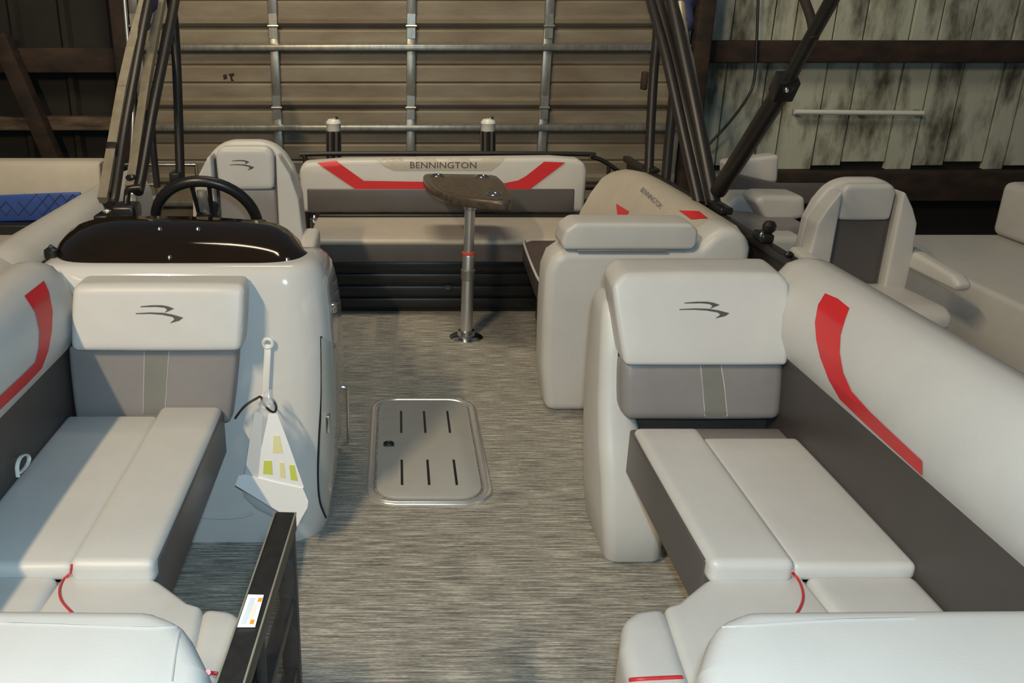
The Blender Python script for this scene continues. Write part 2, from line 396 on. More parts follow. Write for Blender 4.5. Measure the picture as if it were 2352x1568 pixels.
# ================================================================== BOW LOUNGES
XM = .0775
def lounge(s, label):
    def ux(u): return XM+s*u
    root = thing('bow_lounge', (ux(.8), 1.7, 0), label, 'boat seat')
    P = {}
    def rb(name, u0, u1, y0, y1, z0, z1, m, r=.02, seg=3, pf=0, parent=root):
        P[name+str(len(P))] = o = put(name, rbox(ux(u0), ux(u1), y0, y1, z0, z1, r, seg, pf), m, parent); return o
    def pz(name, pts, z0, z1, m, r=.02, seg=3, pf=0, lim=25):
        return put(name, prism([(ux(u), y, z0) for u, y in pts], (0, 0, z1-z0), r, seg, pf, lim), m, root)
    yb = 2.31 if s > 0 else 2.335
    rb('base', .82, 1.14, .86, yb-.02, 0, .335, 'vinyl', .012)
    rb('seat_lip', .598, 1.0, 1.565, 2.18, .305, .328, 'vinyl', .006)
    rb('seat_fascia', .5800, .625, 1.572, (2.20 if s > 0 else 2.32), .325, .461, 'slate', .007)
    ye = 2.185 if s > 0 else 2.325
    ci = rb('seat_cushion', .5850, .765, 1.545, ye, .415, .476, 'vinyl', .018, 4, .0015)
    co = rb('seat_cushion', .764, 1.032, 1.558, ye-.03, .415, .460, 'vinyl', .016, 4, .003)
    cc = pz('corner_cushion', [(.79, 1.575), (.765, 1.585), (.62, 1.575), (.575, 1.545), (.50, 1.475), (.468, 1.463), (.455, 1.30), (.43, .98), (.80, .98), (.80, 1.40)], .28, .428, 'vinyl', .030, 4, .004)
    cf = rb('corner_cushion', .795, 1.032, .98, 1.568, .28, .432, 'vinyl', .022, 4, .003)
    ec = pz('end_cushion', [(.470, 1.466), (.405, 1.452), (.372, 1.42), (.350, 1.34), (.335, 1.15), (.335, .97), (.440, .97), (.456, 1.30)], .20, .430, 'vinyl', .030, 4, .004)
    if s > 0:   # end panel foot below the end cushion
        pass
    rb('end_base', .37, .70, .90, 1.38, 0, .22, 'vinyl', .02)
    fb = pz('front_bolster', [(1.20, 1.060), (.43, 1.052), (.375, 1.02), (.325, .93), (.30, .80), (1.20, .80)], .22, .745, 'vinyl', .055, 5, .006)
    # side panel and bolster
    yq = 0 if s > 0 else -.035
    rb('side_panel', 1.0275, 1.10, .95, 2.47+2*yq, .30, .66, 'charcoal', .012)
    sec = [(1.022, .650), (1.005, .70), (1.006, .76), (1.028, .83), (1.065, .878), (1.11, .895), (1.16, .888), (1.196, .85), (1.205, .78), (1.205, .63), (1.10, .615), (1.04, .62)]
    rings = []
    for y, k in ((.84, .85), (.86, .94), (.90, 1), (1.3, 1), (1.8, 1), (2.2, 1), (2.40, 1), (2.445, .975), (2.468, .92), (2.478, .82)):
        rings.append([(ux(1.105+(u-1.105)*k), y+(yq if y > 2.3 else 0), .75+(z-.75)*k) for u, z in sec])
    sb = put('side_bolster', loft(rings), 'vinyl', root, 50)
    # hull-side shell under the bolster
    rb('outer_shell', 1.10, 1.19, .86, 2.44+2*yq, 0, .66, 'vinyl', .01)
    # backrest
    if s > 0:
        lo = put('backrest', prism([(ux(.578), 2.262, .452), (ux(1.035), 2.262, .452), (ux(1.030), 2.300, .630), (ux(.572), 2.300, .630)], (0, .10, .012), .028, 4, .006), 'taupe', root)
        hr = put('headrest', prism([(ux(.568), 2.268, .622), (ux(1.030), 2.268, .622), (ux(1.022), 2.335, .845), (ux(1.0), 2.342, .868), (ux(.565), 2.342, .868), (ux(.535), 2.33, .84)], (0, .145, .012), .030, 4, .007), 'vinyl', root)
        rb('back_shell', .570, 1.06, 2.345, 2.46, .36, .66, 'charcoal', .015)
        bs = rb('seat_rail', .70, 1.03, 2.175, 2.262, .40, .434, 'taupe', .008)
    else:
        lo = put('backrest', prism([(ux(.565), 2.318, .42), (ux(1.02), 2.318, .42), (ux(1.02), 2.34, .655), (ux(.53), 2.34, .655)], (0, .062, 0), .014, 3, .004), 'taupe', root)
        hr = put('headrest', prism([(ux(.515), 2.300, .652), (ux(1.0), 2.300, .652), (ux(.985), 2.345, .835), (ux(.502), 2.345, .835)], (0, .105, .004), .020, 4, .004), 'vinyl', root)
    return root, dict(ci=ci, co=co, cc=cc, cf=cf, ec=ec, fb=fb, sb=sb, lo=lo, hr=hr)

Lr, L = lounge(-1, 'wrap-around light grey bow lounge backed against the helm console')
Rr, R = lounge(1, 'wrap-around light grey bow lounge with padded wing panel opposite the console')
# prints and stitching, helm-side lounge
decal('logo', logo(312, 421, 700, 742), [L['hr']], 'logo', L['hr'], label='dark swoosh emblem')
decal('centre_strip', [[(332, 806), (388, 806), (378, 950), (328, 950)]], [L['lo']], 'taupe2', L['lo'])
stitch('stitching', [(332, 806), (329, 948)], [L['lo']], 'stitch', L['lo'], .0015)
stitch('stitching', [(388, 806), (379, 948)], [L['lo']], 'stitch', L['lo'], .0015)
RED_L = [(55, 680), (100, 645), (112, 672), (120, 715), (118, 760), (110, 805), (95, 845), (60, 882), (-30, 968), (-30, 935), (0, 908), (50, 862), (80, 832), (88, 800), (90, 760), (80, 718)]
decal('red_stripe', [RED_L], [L['sb']], 'red', L['sb'], .0018, label='red swoosh stripe')
stitch('red_piping', [(166, 1295), (163, 1312), (146, 1332), (137, 1356), (143, 1382), (168, 1410)], [L['cc'], L['cf'], L['co'], L['ci']], 'redpipe', L['cc'], .003)
stitch('red_piping', [(476, 1545), (500, 1548)], [L['ec'], L['fb']], 'redpipe', L['ec'], .004)
stitch('seam', [(-20, 1430), (150, 1436), (330, 1442), (415, 1440)], [L['fb']], 'stitch', L['fb'], .0016)
stitch('seam', [(415, 1432), (405, 1490), (395, 1566)], [L['fb']], 'stitch', L['fb'], .0014)
# pull strap at the side panel
sp_ = [onX(x, y, XM-1.022) for x, y in ((30, 1095), (28, 1070), (36, 1050), (50, 1044), (56, 1054), (48, 1072), (34, 1086))]
put('pull_strap', tube(smoothpts([p+Vector((.012, 0, 0)) for p in sp_], 4), .0055, 8, flat=.5), 'white', Lr, label='white loop pull strap')
# prints and stitching, wing-panel lounge
decal('logo', logo(1560, 1675, 692, 731), [R['hr']], 'logo', R['hr'], label='dark swoosh emblem')
decal('centre_strip', [[(1608, 828), (1655, 828), (1672, 968), (1620, 968)]], [R['lo']], 'taupe2', R['lo'])
stitch('stitching', [(1608, 828), (1614, 890), (1620, 966)], [R['lo']], 'stitch', R['lo'], .0015)
stitch('stitching', [(1654, 828), (1664, 890), (1671, 966)], [R['lo']], 'stitch', R['lo'], .0020)
RED_R = [(1896, 674), (1880, 700), (1873, 740), (1876, 780), (1885, 820), (1905, 872), (1930, 916), (1990, 974), (2120, 1092), (2120, 1058), (2000, 946), (1957, 898), (1938, 855), (1930, 810), (1932, 770), (1942, 735), (1952, 708), (1925, 686)]
decal('red_stripe', [RED_R], [R['sb']], 'red', R['sb'], .0018, label='red swoosh stripe')
stitch('red_piping', [(1818, 1310), (1838, 1340), (1845, 1372), (1836, 1400), (1820, 1420)], [R['cc'], R['cf'], R['co'], R['ci']], 'redpipe', R['cc'], .003)
stitch('red_piping', [(1448, 1562), (1500, 1559), (1566, 1556)], [R['ec'], R['fb']], 'redpipe', R['ec'], .004)
stitch('seam', [(1640, 1442), (1780, 1432), (1925, 1424), (2100, 1420)], [R['fb']], 'stitch', R['fb'], .0016)
# padded wing panel
def rrect(x0, x1, y0, y1, r, z, n=4):
    out = []
    for cx, cy, a0 in ((x1-r, y1-r, 0), (x0+r, y1-r, 90), (x0+r, y0+r, 180), (x1-r, y0+r, 270)):
        for k in range(n+1):
            a = math.radians(a0+90*k/n); out.append((cx+r*math.cos(a), cy+r*math.sin(a), z))
    return out
put('wing_panel', loft([rrect(*q) for q in ((.64, .79, 2.225, 2.50, .03, 0), (.628, .80, 2.205, 2.52, .035, .02), (.612, .80, 2.200, 2.54, .04, .15), (.605, .77, 2.225, 2.55, .04, .26), (.600, .735, 2.275, 2.56, .04, .36), (.600, .705, 2.325, 2.565, .038, .46), (.600, .690, 2.355, 2.57, .036, .60), (.602, .684, 2.385, 2.57, .034, .72), (.608, .678, 2.405, 2.56, .03, .757), (.625, .662, 2.435, 2.535, .015, .775))]), 'vinyl', Rr, 50, 'tall padded light grey wing panel')

# ================================================================== HELM CONSOLE
con = thing('helm_console', (-.63, 2.75, 0), 'glossy white fibreglass helm console with dark smoked windscreen', 'boat console')
def cring(z, yf, xr, xl, yb, rc):
    pts = [(xl, yb), (xl, yf+.06)]
    for k in range(5):
        a = math.pi+math.pi/2*k/4; pts.append((xl+.06+.06*math.cos(a), yf+.06+.06*math.sin(a)))
    for k in range(11):
        a = -math.pi/2+math.pi/2*k/10; pts.append((xr-rc+rc*math.cos(a), yf+rc+rc*math.sin(a)))
    pts += [(xr+.003, yf+rc+(yb-yf-rc)*.35), (xr+.003, yf+rc+(yb-yf-rc)*.7), (xr, yb)]
    return [(x, y, z) for x, y in pts]
RG = [(0, 2.335, -.222, -1.05, 2.97, .13), (.03, 2.332, -.214, -1.055, 2.975, .13), (.2, 2.352, -.196, -1.06, 2.97, .13), (.4, 2.388, -.188, -1.065, 2.95, .13), (.6, 2.418, -.190, -1.07, 2.90, .13),
      (.70, 2.432, -.196, -1.075, 2.84, .13), (.76, 2.441, -.202, -1.075, 2.79, .13), (.80, 2.448, -.208, -1.075, 2.755, .13), (.83, 2.455, -.222, -1.065, 2.73, .12), (.850, 2.468, -.240, -1.055, 2.71, .10), (.859, 2.49, -.262, -1.04, 2.69, .09)]
body = put('body', loft([cring(*a) for a in RG]), 'gel', con, 40)
# windscreen
base = [(-1.05, 2.72), (-1.05, 2.65), (-1.03, 2.57), (-.96, 2.508), (-.80, 2.497), (-.5, 2.497), (-.37, 2.503), (-.30, 2.54), (-.272, 2.60), (-.262, 2.655), (-.258, 2.70)]
top = [(-1.055, 2.80, .862)]+[tuple(onY(x, y, Y_)) for x, y, Y_ in ((150, 548, 2.76), (172, 520, 2.74), (235, 500, 2.72), (340, 496, 2.72), (470, 498, 2.72), (600, 507, 2.72), (652, 521, 2.73), (688, 552, 2.74), (704, 585, 2.74))]+[(-.262, 2.73, .845)]
A = smoothpts([(x, y, .858) for x, y in base], 5); B = smoothpts(top, 5)
bm = bmesh.new(); rows = []
for t in (0, .25, .5, .75, 1):
    rows.append([bm.verts.new(a.lerp(b_, t)+Vector((0, -.03*math.sin(math.pi*t), .006*math.sin(math.pi*t)))) for a, b_ in zip(A, B)])
rows2 = [[bm.verts.new(v.co+Vector((0, .008, -.003))) for v in rw] for rw in rows]
for Rw, flip in ((rows, 0), (rows2, 1)):
    for a, b_ in zip(Rw, Rw[1:]):
        for k in range(len(a)-1): bm.faces.new((a[k], a[k+1], b_[k+1], b_[k]))
for k in range(len(A)-1):
    bm.faces.new((rows[-1][k], rows[-1][k+1], rows2[-1][k+1], rows2[-1][k])); bm.faces.new((rows[0][k], rows2[0][k], rows2[0][k+1], rows[0][k+1]))
ws = put('windscreen', bm, 'smoke', con, 50, 'dark brown smoked windscreen')
for px in ((390, 590), (660, 595), (367, 525), (455, 525)):
    h = hit(px, [ws], 0)
    if h: put('screw', lathe([(.007, -.007), (.009, -.002), (.006, .004), (.001, .006)], h, 12), 'chrome', ws)
c = onZ(120, 588, .86)
lk = put('windscreen_latch', lathe([(.02, -.012), (.024, 0), (.022, .02), (.01, .028)], c, 14), 'black', con)
put('latch_pin', lathe([(.007, .024), (.009, .03), (.003, .036)], c, 10), 'chrome', lk)
dash = put('dashboard', prism([(-1.01, 2.60, .80), (-1.01, 2.68, .90), (-1.01, 2.88, .908), (-1.01, 2.99, .84), (-1.01, 2.92, .70)], (.58, 0, 0), .015), 'black', con)
# steering wheel
wc = Vector((-.655, 2.985, .865)); til = math.radians(38); R_ = .176
wu = Vector((1, 0, 0)); wv = Vector((0, -math.sin(til)*-1, math.cos(til)))
wv = Vector((0, .0-math.sin(til)*.55, math.cos(til)*1.0)).normalized()
wn = wu.cross(wv)
sw = put('steering_wheel', tube([wc+wu*(R_*math.cos(a))+wv*(R_*math.sin(a)) for a in [2*math.pi*k/48 for k in range(48)]], .0195, 10, closed=True), 'black', con, 60, 'black three-spoke steering wheel')
for a in (90, 210, 330):
    a = math.radians(a); d = wu*math.cos(a)+wv*math.sin(a); t = wu*-math.sin(a)+wv*math.cos(a)
    for o_ in (-.030, .030):
        put('spoke', tube([wc+d*.03+t*o_*.7, wc+d*(R_-.01)+t*o_], .008, 8), 'black', sw)
    put('spoke_plate', bar(wc+d*.05, wc+d*(R_-.035), .036, .008), 'alu', sw)
put('hub', tube([wc-wn*.02, wc+wn*.02], .045, 20), 'black', sw)
put('column', tube([wc, wc-wn*.10 if wn.y < 0 else wc+wn*-.10], .03, 14), 'black', sw)
# throttle and gauge bits
th = put('throttle', tube(smoothpts([(-.92, 2.95, .93), (-.92, 2.97, .965), (-.91, 2.97, .99), (-.87, 2.97, .995)], 4), .012, 10), 'black', con)
put('throttle_box', rbox(-.96, -.88, 2.90, 3.0, .89, .945, .012), 'black', th)
put('gauge_bezel', tube([(-.745+.03*math.cos(a), 2.80+.02*math.sin(a), .915) for a in [2*math.pi*k/20 for k in range(20)]], .006, 8, closed=True), 'chrome', con)
# side door with frame line, latch, knob and grab rail
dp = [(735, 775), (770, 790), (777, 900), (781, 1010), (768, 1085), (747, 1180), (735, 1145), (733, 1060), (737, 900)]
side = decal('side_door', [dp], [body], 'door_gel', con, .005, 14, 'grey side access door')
stitch('door_gap', [(737, 772), (738, 900), (732, 1010), (730, 1090), (734, 1150), (748, 1188)], [body], 'black', con, .0035)
h = hit((748, 970), [body], .006)
put('door_latch', rbox(h.x-.004, h.x+.01, h.y-.016, h.y+.016, h.z-.03, h.z+.03, .004), 'chrome', con)
h = hit((762, 706), [body], .004)
kb = lathe([(.012, -.014), (.014, 0), (.012, .012), (.004, .016)], h, 14)
put('knob', kb, 'chrome', con)
put('grab_rail', tube(smoothpts([(-.196, 2.90, .285), (-.176, 2.90, .278), (-.174, 2.90, .25), (-.174, 2.90, .09), (-.176, 2.90, .06), (-.200, 2.90, .052)], 4), .006, 8), 'chrome', con)
# strap with eye on the console face
p0 = hit((617, 788), [body], .012); p1 = hit((611, 905), [body], .014)
st = put('hook_strap', bar(p0, p1, .022, .010), 'white', con, label='white hook strap')
bm = tube([p0+Vector((.014*math.cos(a), -.004, .014*math.sin(a)+.004)) for a in [2*math.pi*k/20 for k in range(20)]], .006, 8, closed=True); put('eye', bm, 'white', st)
bm = tube([p1+Vector((.018*math.cos(a), -.006, .020*math.sin(a)-.018)) for a in [2*math.pi*k/20 for k in range(20)]], .005, 8, closed=True); put('ring', bm, 'white', st)
# moulded step line near the console foot
put('toe_rib', tube(smoothpts([hit((x, y), [body], .001) for x, y in ((440, 1182), (500, 1188), (560, 1184), (582, 1176))], 4), .006, 8), 'gel', con)

# plastic bag of papers hanging on the hook strap
bagY = 2.285
def bg(x, y, d=0.): return onY(x, y, bagY-d)
bag = thing('document_bag', tuple(onY(615, 1190, bagY)), 'clear plastic bag of papers hung from the console strap', 'bag')
rows = []
for y, xl, xr_, dep in ((905, 606, 622, .006), (935, 596, 630, .012), (990, 580, 646, .02), (1060, 566, 668, .028), (1105, 556, 690, .032), (1140, 560, 704, .026), (1168, 590, 708, .016), (1206, 670, 690, .006)):
    a, b_ = onY(xl, y, bagY), onY(xr_, y, bagY)
    yo = .0 if y > 960 else .03*(960-y)/60
    n = 12; rows.append([tuple(a.lerp(b_, .5-.5*math.cos(2*math.pi*k/n))+Vector((0, yo+dep*math.sin(2*math.pi*k/n), 0))) for k in range(n)])
put('film', loft(rows), 'film', bag, 60)
def sheet(name, px, m, d0, th=.003, parent=bag, label=None):
    return put(name, prism([onY(x, y, bagY-d0) for x, y in px], (0, th, 0), 0), m, parent, label=label)
s1 = sheet('paper', [(617, 950), (637, 950), (660, 1010), (698, 1118), (690, 1126), (592, 1103), (600, 1030)], 'paper', .036)
sheet('grey_leaflet', [(585, 945), (604, 950), (600, 1030), (592, 1100), (562, 1090), (572, 1020)], 'greyprint', .034)
s2 = sheet('folded_sheet', [(548, 1092), (562, 1090), (640, 1110), (696, 1122), (708, 1150), (706, 1166), (680, 1212), (668, 1190), (625, 1166), (580, 1138), (540, 1114)], 'paper', .040, .004)
for px, m_ in (([(606, 1058), (624, 1058), (626, 1090), (604, 1088)], 'yellow'), ([(642, 1062), (652, 1062), (656, 1098), (643, 1096)], 'palegold'), ([(664, 1068), (676, 1068), (684, 1104), (668, 1102)], 'yellow'), ([(628, 1000), (642, 1000), (650, 1040), (626, 1040)], 'palegold')):
    sheet('print', px, m_, .0375, .0012, s1)
put('cable_tie', tube(smoothpts([onY(540, 960, 2.34), onY(562, 932, 2.345), onY(590, 914, 2.35), onY(600, 912, 2.345), onY(608, 930, 2.30), onY(622, 944, 2.27), onY(632, 944, 2.27), onY(634, 930, 2.29), onY(622, 914, 2.34)], 5), .0035, 6), 'black', bag)

# ================================================================== CAPTAIN CHAIR
def chair(cx, cy, s, label, m_body='vinyl', m_mid='taupe', top=1.03, zo=0.):
    root = thing('captain_chair', (cx, cy, zo), label, 'boat seat')
    def g(x, y, z): return (cx+x*s, cy+y*s, z+zo)
    zt = top
    ol = [(-.225, .40), (-.235, .62), (-.225, .80), (-.195, zt-.11), (-.15, zt-.035), (-.085, zt), (.085, zt), (.15, zt-.035), (.195, zt-.11), (.225, .80), (.235, .62), (.225, .40)]
    bk = put('backrest', prism([g(x, .06, z) for x, z in ol], (0, .11, 0), .035, 4, .006), m_body, root)
    put('centre_panel', prism([g(x, .025, z) for x, z in ((-.125, .42), (-.125, zt-.19), (.125, zt-.19), (.125, .42))], (0, .05, 0), .014, 3, .004), m_mid, root)
    hd = put('headrest', prism([g(x, .0, z) for x, z in ((-.118, zt-.19), (-.122, zt-.04), (-.10, zt-.012), (.10, zt-.012), (.122, zt-.04), (.118, zt-.19))], (0, .07, 0), .020, 4, .004), m_body, root)
    for sx in (-1, 1):
        put('side_wing', prism([g(sx*x, -.03, z) for x, z in ((.138, .42), (.138, zt-.04), (.152, zt-.05), (.196, zt-.125), (.228, .80), (.243, .60), (.24, .42))], (0, .12, 0), .026, 4, .003), m_body, root)
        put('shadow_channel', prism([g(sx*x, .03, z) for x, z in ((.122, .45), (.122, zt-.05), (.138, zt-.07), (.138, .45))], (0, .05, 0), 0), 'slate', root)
        put('armrest', prism([g(sx*.235, y, z) for y, z in ((.06, .56), (.06, .66), (-.34, .63), (-.40, .60), (-.38, .56))], (sx*.075, 0, 0), .022, 4), m_body, root)
    put('seat_cushion', prism([g(-.24, y, z) for y, z in ((.10, .36), (.10, .46), (-.36, .48), (-.42, .45), (-.42, .38))], (.48*s, 0, 0), .03, 4, .006), m_body, root)
    put('pedestal', lathe([(.17, 0), (.17, .012), (.05, .04), (.045, .36)], (cx, cy-.12, zo), 24), 'alu', root)
    return root, hd
ch, hd = chair(-.645, 3.76, 1., 'light grey captain chair behind the steering wheel')
decal('logo', logo(527, 584, 367, 391), [hd], 'logo', hd, label='dark swoosh emblem')

# ================================================================== STERN BENCH
sbn = thing('stern_bench', (.27, 4.85, 0), 'long light grey stern bench with red-striped backrest', 'boat seat')
by = 5.07
back = put('backrest', prism([(x, by, z) for x, z in ((-.555, .455), (-.56, .70), (-.53, .745), (-.30, .762), (.90, .775), (1.05, .765), (1.095, .745), (1.115, .70), (1.115, .455))], (0, .13, .0), .028, 4, .0), 'vinyl', sbn)
lowp = put('lower_panel', prism([tuple(onY(x, y, by-.006)) for x, y in ((705, 434), (1320, 434), (1318, 488), (707, 488))], (0, .04, 0), .006), 'slate', sbn)
decal('red_stripe', [[(728, 374), (772, 369), (836, 415), (1165, 420), (1165, 441), (822, 438)]], [back], 'red', back, .003, 6, 'red bent stripe')
decal('red_stripe', [[(1164, 441), (1164, 419), (1190, 414), (1208, 404), (1250, 371), (1298, 373), (1212, 438), (1190, 441)]], [back], 'red', back, .003, 6, 'red bent stripe')
pt = decal('name_patch', [[(858, 362), (1163, 362), (1140, 382), (1128, 391), (905, 391), (885, 382)]], [back], 'cream', back, .002)
decal('lettering', text_polys('BENNINGTON', 1018, 379, 152, 14), [back], 'logo', back, .004, 30, 'BENNINGTON lettering')
seat = put('seat_cushion', rbox(-.46, 1.03, 4.50, 5.06, .40, .435, .016, 3, .003), 'cream', sbn)
put('seat_fascia', rbox(-.455, .69, 4.505, 4.56, .305, .425, .014), 'slate', sbn)
put('seat_underside', rbox(-.45, 1.03, 4.54, 5.06, .30, .40, .01), 'black', sbn)
bs = put('base', rbox(-.46, .82, 4.60, 5.2, 0, .305, .006), 'black', sbn)
for z in (.055, .125, .195, .262):
    put('base_slat', rbox(-.46, .82, 4.577, 4.604, z-.028, z+.028, .008, 2), 'black', sbn)
put('gap_rail', rbox(-.45, 1.08, 5.03, 5.09, .435, .452, .006), 'black', sbn)
put('grab_handle', tube(smoothpts([onY(722, 497, 4.98), onY(721, 508, 4.96), onY(722, 528, 4.96)], 4), .013, 10), 'chrome', sbn)
put('drain_cap', lathe([(.02, -.006), (.022, .004), (.01, .01)], tuple(onY(1030, 660, 4.572)), 14), 'slate', sbn)

# port-side chaise with arm block
cha = thing('stern_chaise', (1.0, 4.0, 0), 'side chaise behind the padded arm block with beige sloping backrest', 'boat seat')
put('seat_cushion', prism([(.655, 3.40, .33), (.64, 3.8, .33), (.665, 4.43, .33), (.71, 4.492, .33), (1.16, 4.492, .33), (1.16, 3.40, .33)], (0, 0, .105), .02, 4), 'charcoal', cha)
put('base', rbox(.76, 1.18, 3.42, 4.49, 0, .33, .01), 'charcoal', cha)
stitch_pts = smoothpts([(.70, 4.485, .425), (.668, 4.42, .436), (.642, 3.8, .436), (.655, 3.45, .436)], 4)
put('piping', tube(stitch_pts, .006, 8), 'vinyl', cha)
ab = put('arm_block', prism([(x, 3.285, z) for x, z in ((.625, 0), (.598, .20), (.590, .45), (.592, .60), (.612, .66), (.66, .695), (1.13, .69), (1.18, .70), (1.215, .745), (1.26, .775), (1.31, .775), (1.36, .755), (1.385, .70), (1.385, .0))], (0, .20, 0), .040, 4, .0, 40), 'vinyl', cha, 50)
put('arm_pad', prism([(x, 3.262, z) for x, z in ((.652, .70), (.640, .72), (.652, .775), (.69, .803), (1.13, .800), (1.158, .775), (1.158, .72), (1.145, .70))], (0, .17, 0), .026, 4, .004), 'vinyl', cha, 50, 'rolled arm pad')
put('pad_trim', rbox(.70, 1.05, 3.268, 3.29, .690, .700, .003), 'taupe', cha)
rings = []
for y, dx, k in ((3.44, 0, 1), (3.7, 0, 1), (4.1, 0, 1), (4.5, -.005, .99), (4.75, -.01, .97), (4.9, -.03, .93), (4.97, -.05, .86)):
    rings.append([(x+dx, y, .42+(z-.42)*k) for x, z in ((1.10, .42), (1.12, .50), (1.17, .62), (1.225, .715), (1.27, .752), (1.32, .762), (1.37, .755), (1.40, .72), (1.405, .60), (1.405, .42))])
sl = put('side_backrest', loft(rings), 'cream', cha, 50)
decal('red_stripe', [[(1416, 468), (1446, 486), (1440, 494), (1419, 494)]], [sl], 'red', sl, .003)
decal('red_stripe', [[(1560, 484), (1606, 486), (1626, 502), (1588, 504)]], [sl], 'red', sl, .003)
decal('lettering', text_polys('BENNINGTON', 1497, 455, 62, 12, math.radians(42)), [sl], 'taupe', sl, .003, 30, 'BENNINGTON lettering')

# ================================================================== TABLE
tb = thing('pedestal_table', (.362, 4.18, 0), 'small brown table on an aluminium pedestal before the stern bench', 'table')
zt = .735
o3 = [onZ(x, y, zt) for x, y in ((972, 402), (990, 398), (1060, 399), (1130, 401), (1150, 410), (1172, 437), (1175, 449), (1168, 462), (1110, 459), (1060, 453), (1010, 440), (980, 420))]
cen = Vector((.36, 4.2, zt))
o3 = [cen+Vector(((p.x-.36), (p.y-cen.y), 0)) for p in o3]
pts = smoothpts(o3, 3, True)
tt = put('table_top', prism([tuple(p-Vector((0, 0, .046))) for p in pts], (0, 0, .046), .012, 3, 0, 50), 'tablebrown', tb, 50)
put('table_inlay', prism([tuple(cen+(p-cen)*.80+Vector((0, 0, .0))) for p in pts], (0, 0, .002), 0), 'tablebrown', tt)
for px in ((1005, 404), (1108, 406), (1135, 447)):
    c = onZ(*px, zt)
    r_ = .034
    h_ = put('cup_holder', tube([c+Vector((r_*math.cos(a), r_*math.sin(a)*1.0, .003)) for a in [2*math.pi*k/20 for k in range(20)]], .005, 8, closed=True), 'chrome', tt)
    put('cup_well', lathe([(.030, -.03), (.032, .0015)], c, 18), 'black', h_)
put('pedestal', lathe([(.0245, .44), (.0255, .50), (.0255, .66), (.03, .665), (.032, .702)], (.362, 4.18, 0), 20), 'alu', tb)
put('lower_tube', lathe([(.031, .02), (.031, .43), (.028, .44)], (.362, 4.18, 0), 20), 'alu', tb)
put('red_ring', lathe([(.029, .438), (.034, .441), (.034, .451), (.029, .454)], (.362, 4.18, 0), 20), 'redplastic', tb)
put('collar', lathe([(.032, .31), (.036, .315), (.036, .36), (.032, .365)], (.362, 4.18, 0), 20), 'galv', tb)
fl = put('floor_flange', lathe([(.085, 0), (.085, .006), (.07, .014), (.046, .018), (.042, .04), (.032, .045)], (.362, 4.18, 0), 28), 'chrome', tb)
for a in range(4):
    put('bolt', lathe([(.008, .004), (.008, .014), (.003, .016)], (.362+.064*math.cos(a*1.57+.7), 4.18+.064*math.sin(a*1.57+.7), 0), 10), 'galv', fl)
put('underside_block', rbox(.42, .50, 4.12, 4.2, .672, .700, .006), 'black', tb)

# ================================================================== FLOOR HATCH
ht = thing('floor_hatch', (.117, 2.98, 0), 'grey slotted storage hatch lid with aluminium rim in the deck', 'hatch')
def rr(x0, x1, y0, y1, r, n=6):
    out = []
    for cx, cy, a0 in ((x1-r, y1-r, 0), (x0+r, y1-r, 90), (x0+r, y0+r, 180), (x1-r, y0+r, 270)):
        for k in range(n+1):
            a = math.radians(a0+90*k/n); out.append((cx+r*math.cos(a), cy+r*math.sin(a)))
    return out
HX0, HX1, HY0, HY1 = -.102, .336, 2.548, 3.418
fr_out = rr(HX0, HX1, HY0, HY1, .10); fr_in = rr(HX0+.03, HX1-.03, HY0+.03, HY1-.03, .085)
put('rim', loft([[(x, y, 0) for x, y in fr_out], [(x, y, .005) for x, y in fr_out],
                 [((x*3+a)/4, (y*3+b_)/4, .013) for (x, y), (a, b_) in zip(fr_out, fr_in)],
                 [((x+a*3)/4, (y+b_*3)/4, .010) for (x, y), (a, b_) in zip(fr_out, fr_in)],
                 [(x, y, .002) for x, y in fr_in]], cap=False), 'satin', ht, 60)
lid = put('lid', prism([(x, y, .001) for x, y in rr(HX0+.036, HX1-.036, HY0+.036, HY1-.036, .08)], (0, 0, .013), .003, 2), 'hatch', ht)
for x in (.0235, .118, .2145):
    for y0, y1 in ((3.068, 3.27), (2.664, 2.85)):
        put('slot', prism([(a, b_, .0135) for a, b_ in rr(x-.0045, x+.0045, y0, y1, .0042, 3)], (0, 0, .0012), 0), 'black', lid)
lt = put('latch', rbox(-.045, -.005, 2.955, 2.985, .0135, .0185, .004), 'blackmetal', lid)
put('latch_ring', tube([(-.025+.018*math.cos(a), 2.972+.014*math.sin(a), .019) for a in [2*math.pi*k/18 for k in range(18)]], .003, 6, closed=True), 'black', lt)

# ================================================================== BOW GATE (swung open)
gt = thing('bow_gate', (-.19, .9, 0), 'black metal bow gate swung open beside the lounge', 'gate')
gx0, gx1, gy0, gy1 = -.227, -.176, .30, 1.215
def gp(t, z, dx=0): return (gx1+(gx0-gx1)*(1-t)*1.0+dx, gy0+(gy1-gy0)*t, z)
tr_ = put('top_rail', bar(gp(0, .785), gp(1, .785), .034, .034), 'blackmetal', gt)
put('stile', bar(gp(.985, .04), gp(.985, .80), .030, .030), 'blackmetal', gt)
put('stile', bar(gp(.02, .04), gp(.02, .80), .030, .030), 'blackmetal', gt)
for z in (.645, .505, .365, .225, .085):
    put('rail', bar(gp(.02, z), gp(.97, z), .024, .024), 'blackmetal', gt)
for t in (.25, .5, .75):
    put('picket', bar(gp(t, .07), gp(t, .785), .014, .014), 'blackmetal', gt)
put('skin_panel', bar(gp(.0, .42, -.018), gp(.80, .42, -.018), .006, .70), 'blackmetal', gt)
for dx in (-.0165, .0165):
    put('rail_lip', bar(gp(0, .802, dx), gp(.995, .802, dx), .003, .004), 'lit_tube', tr_)
st_ = put('warning_label', prism([tuple(onZ(x, y, .8035)) for x, y in ((545, 1440), (586, 1440), (606, 1367), (570, 1366))], (0, 0, .001), 0), 'paper', tr_, label='white warning label with orange symbols')
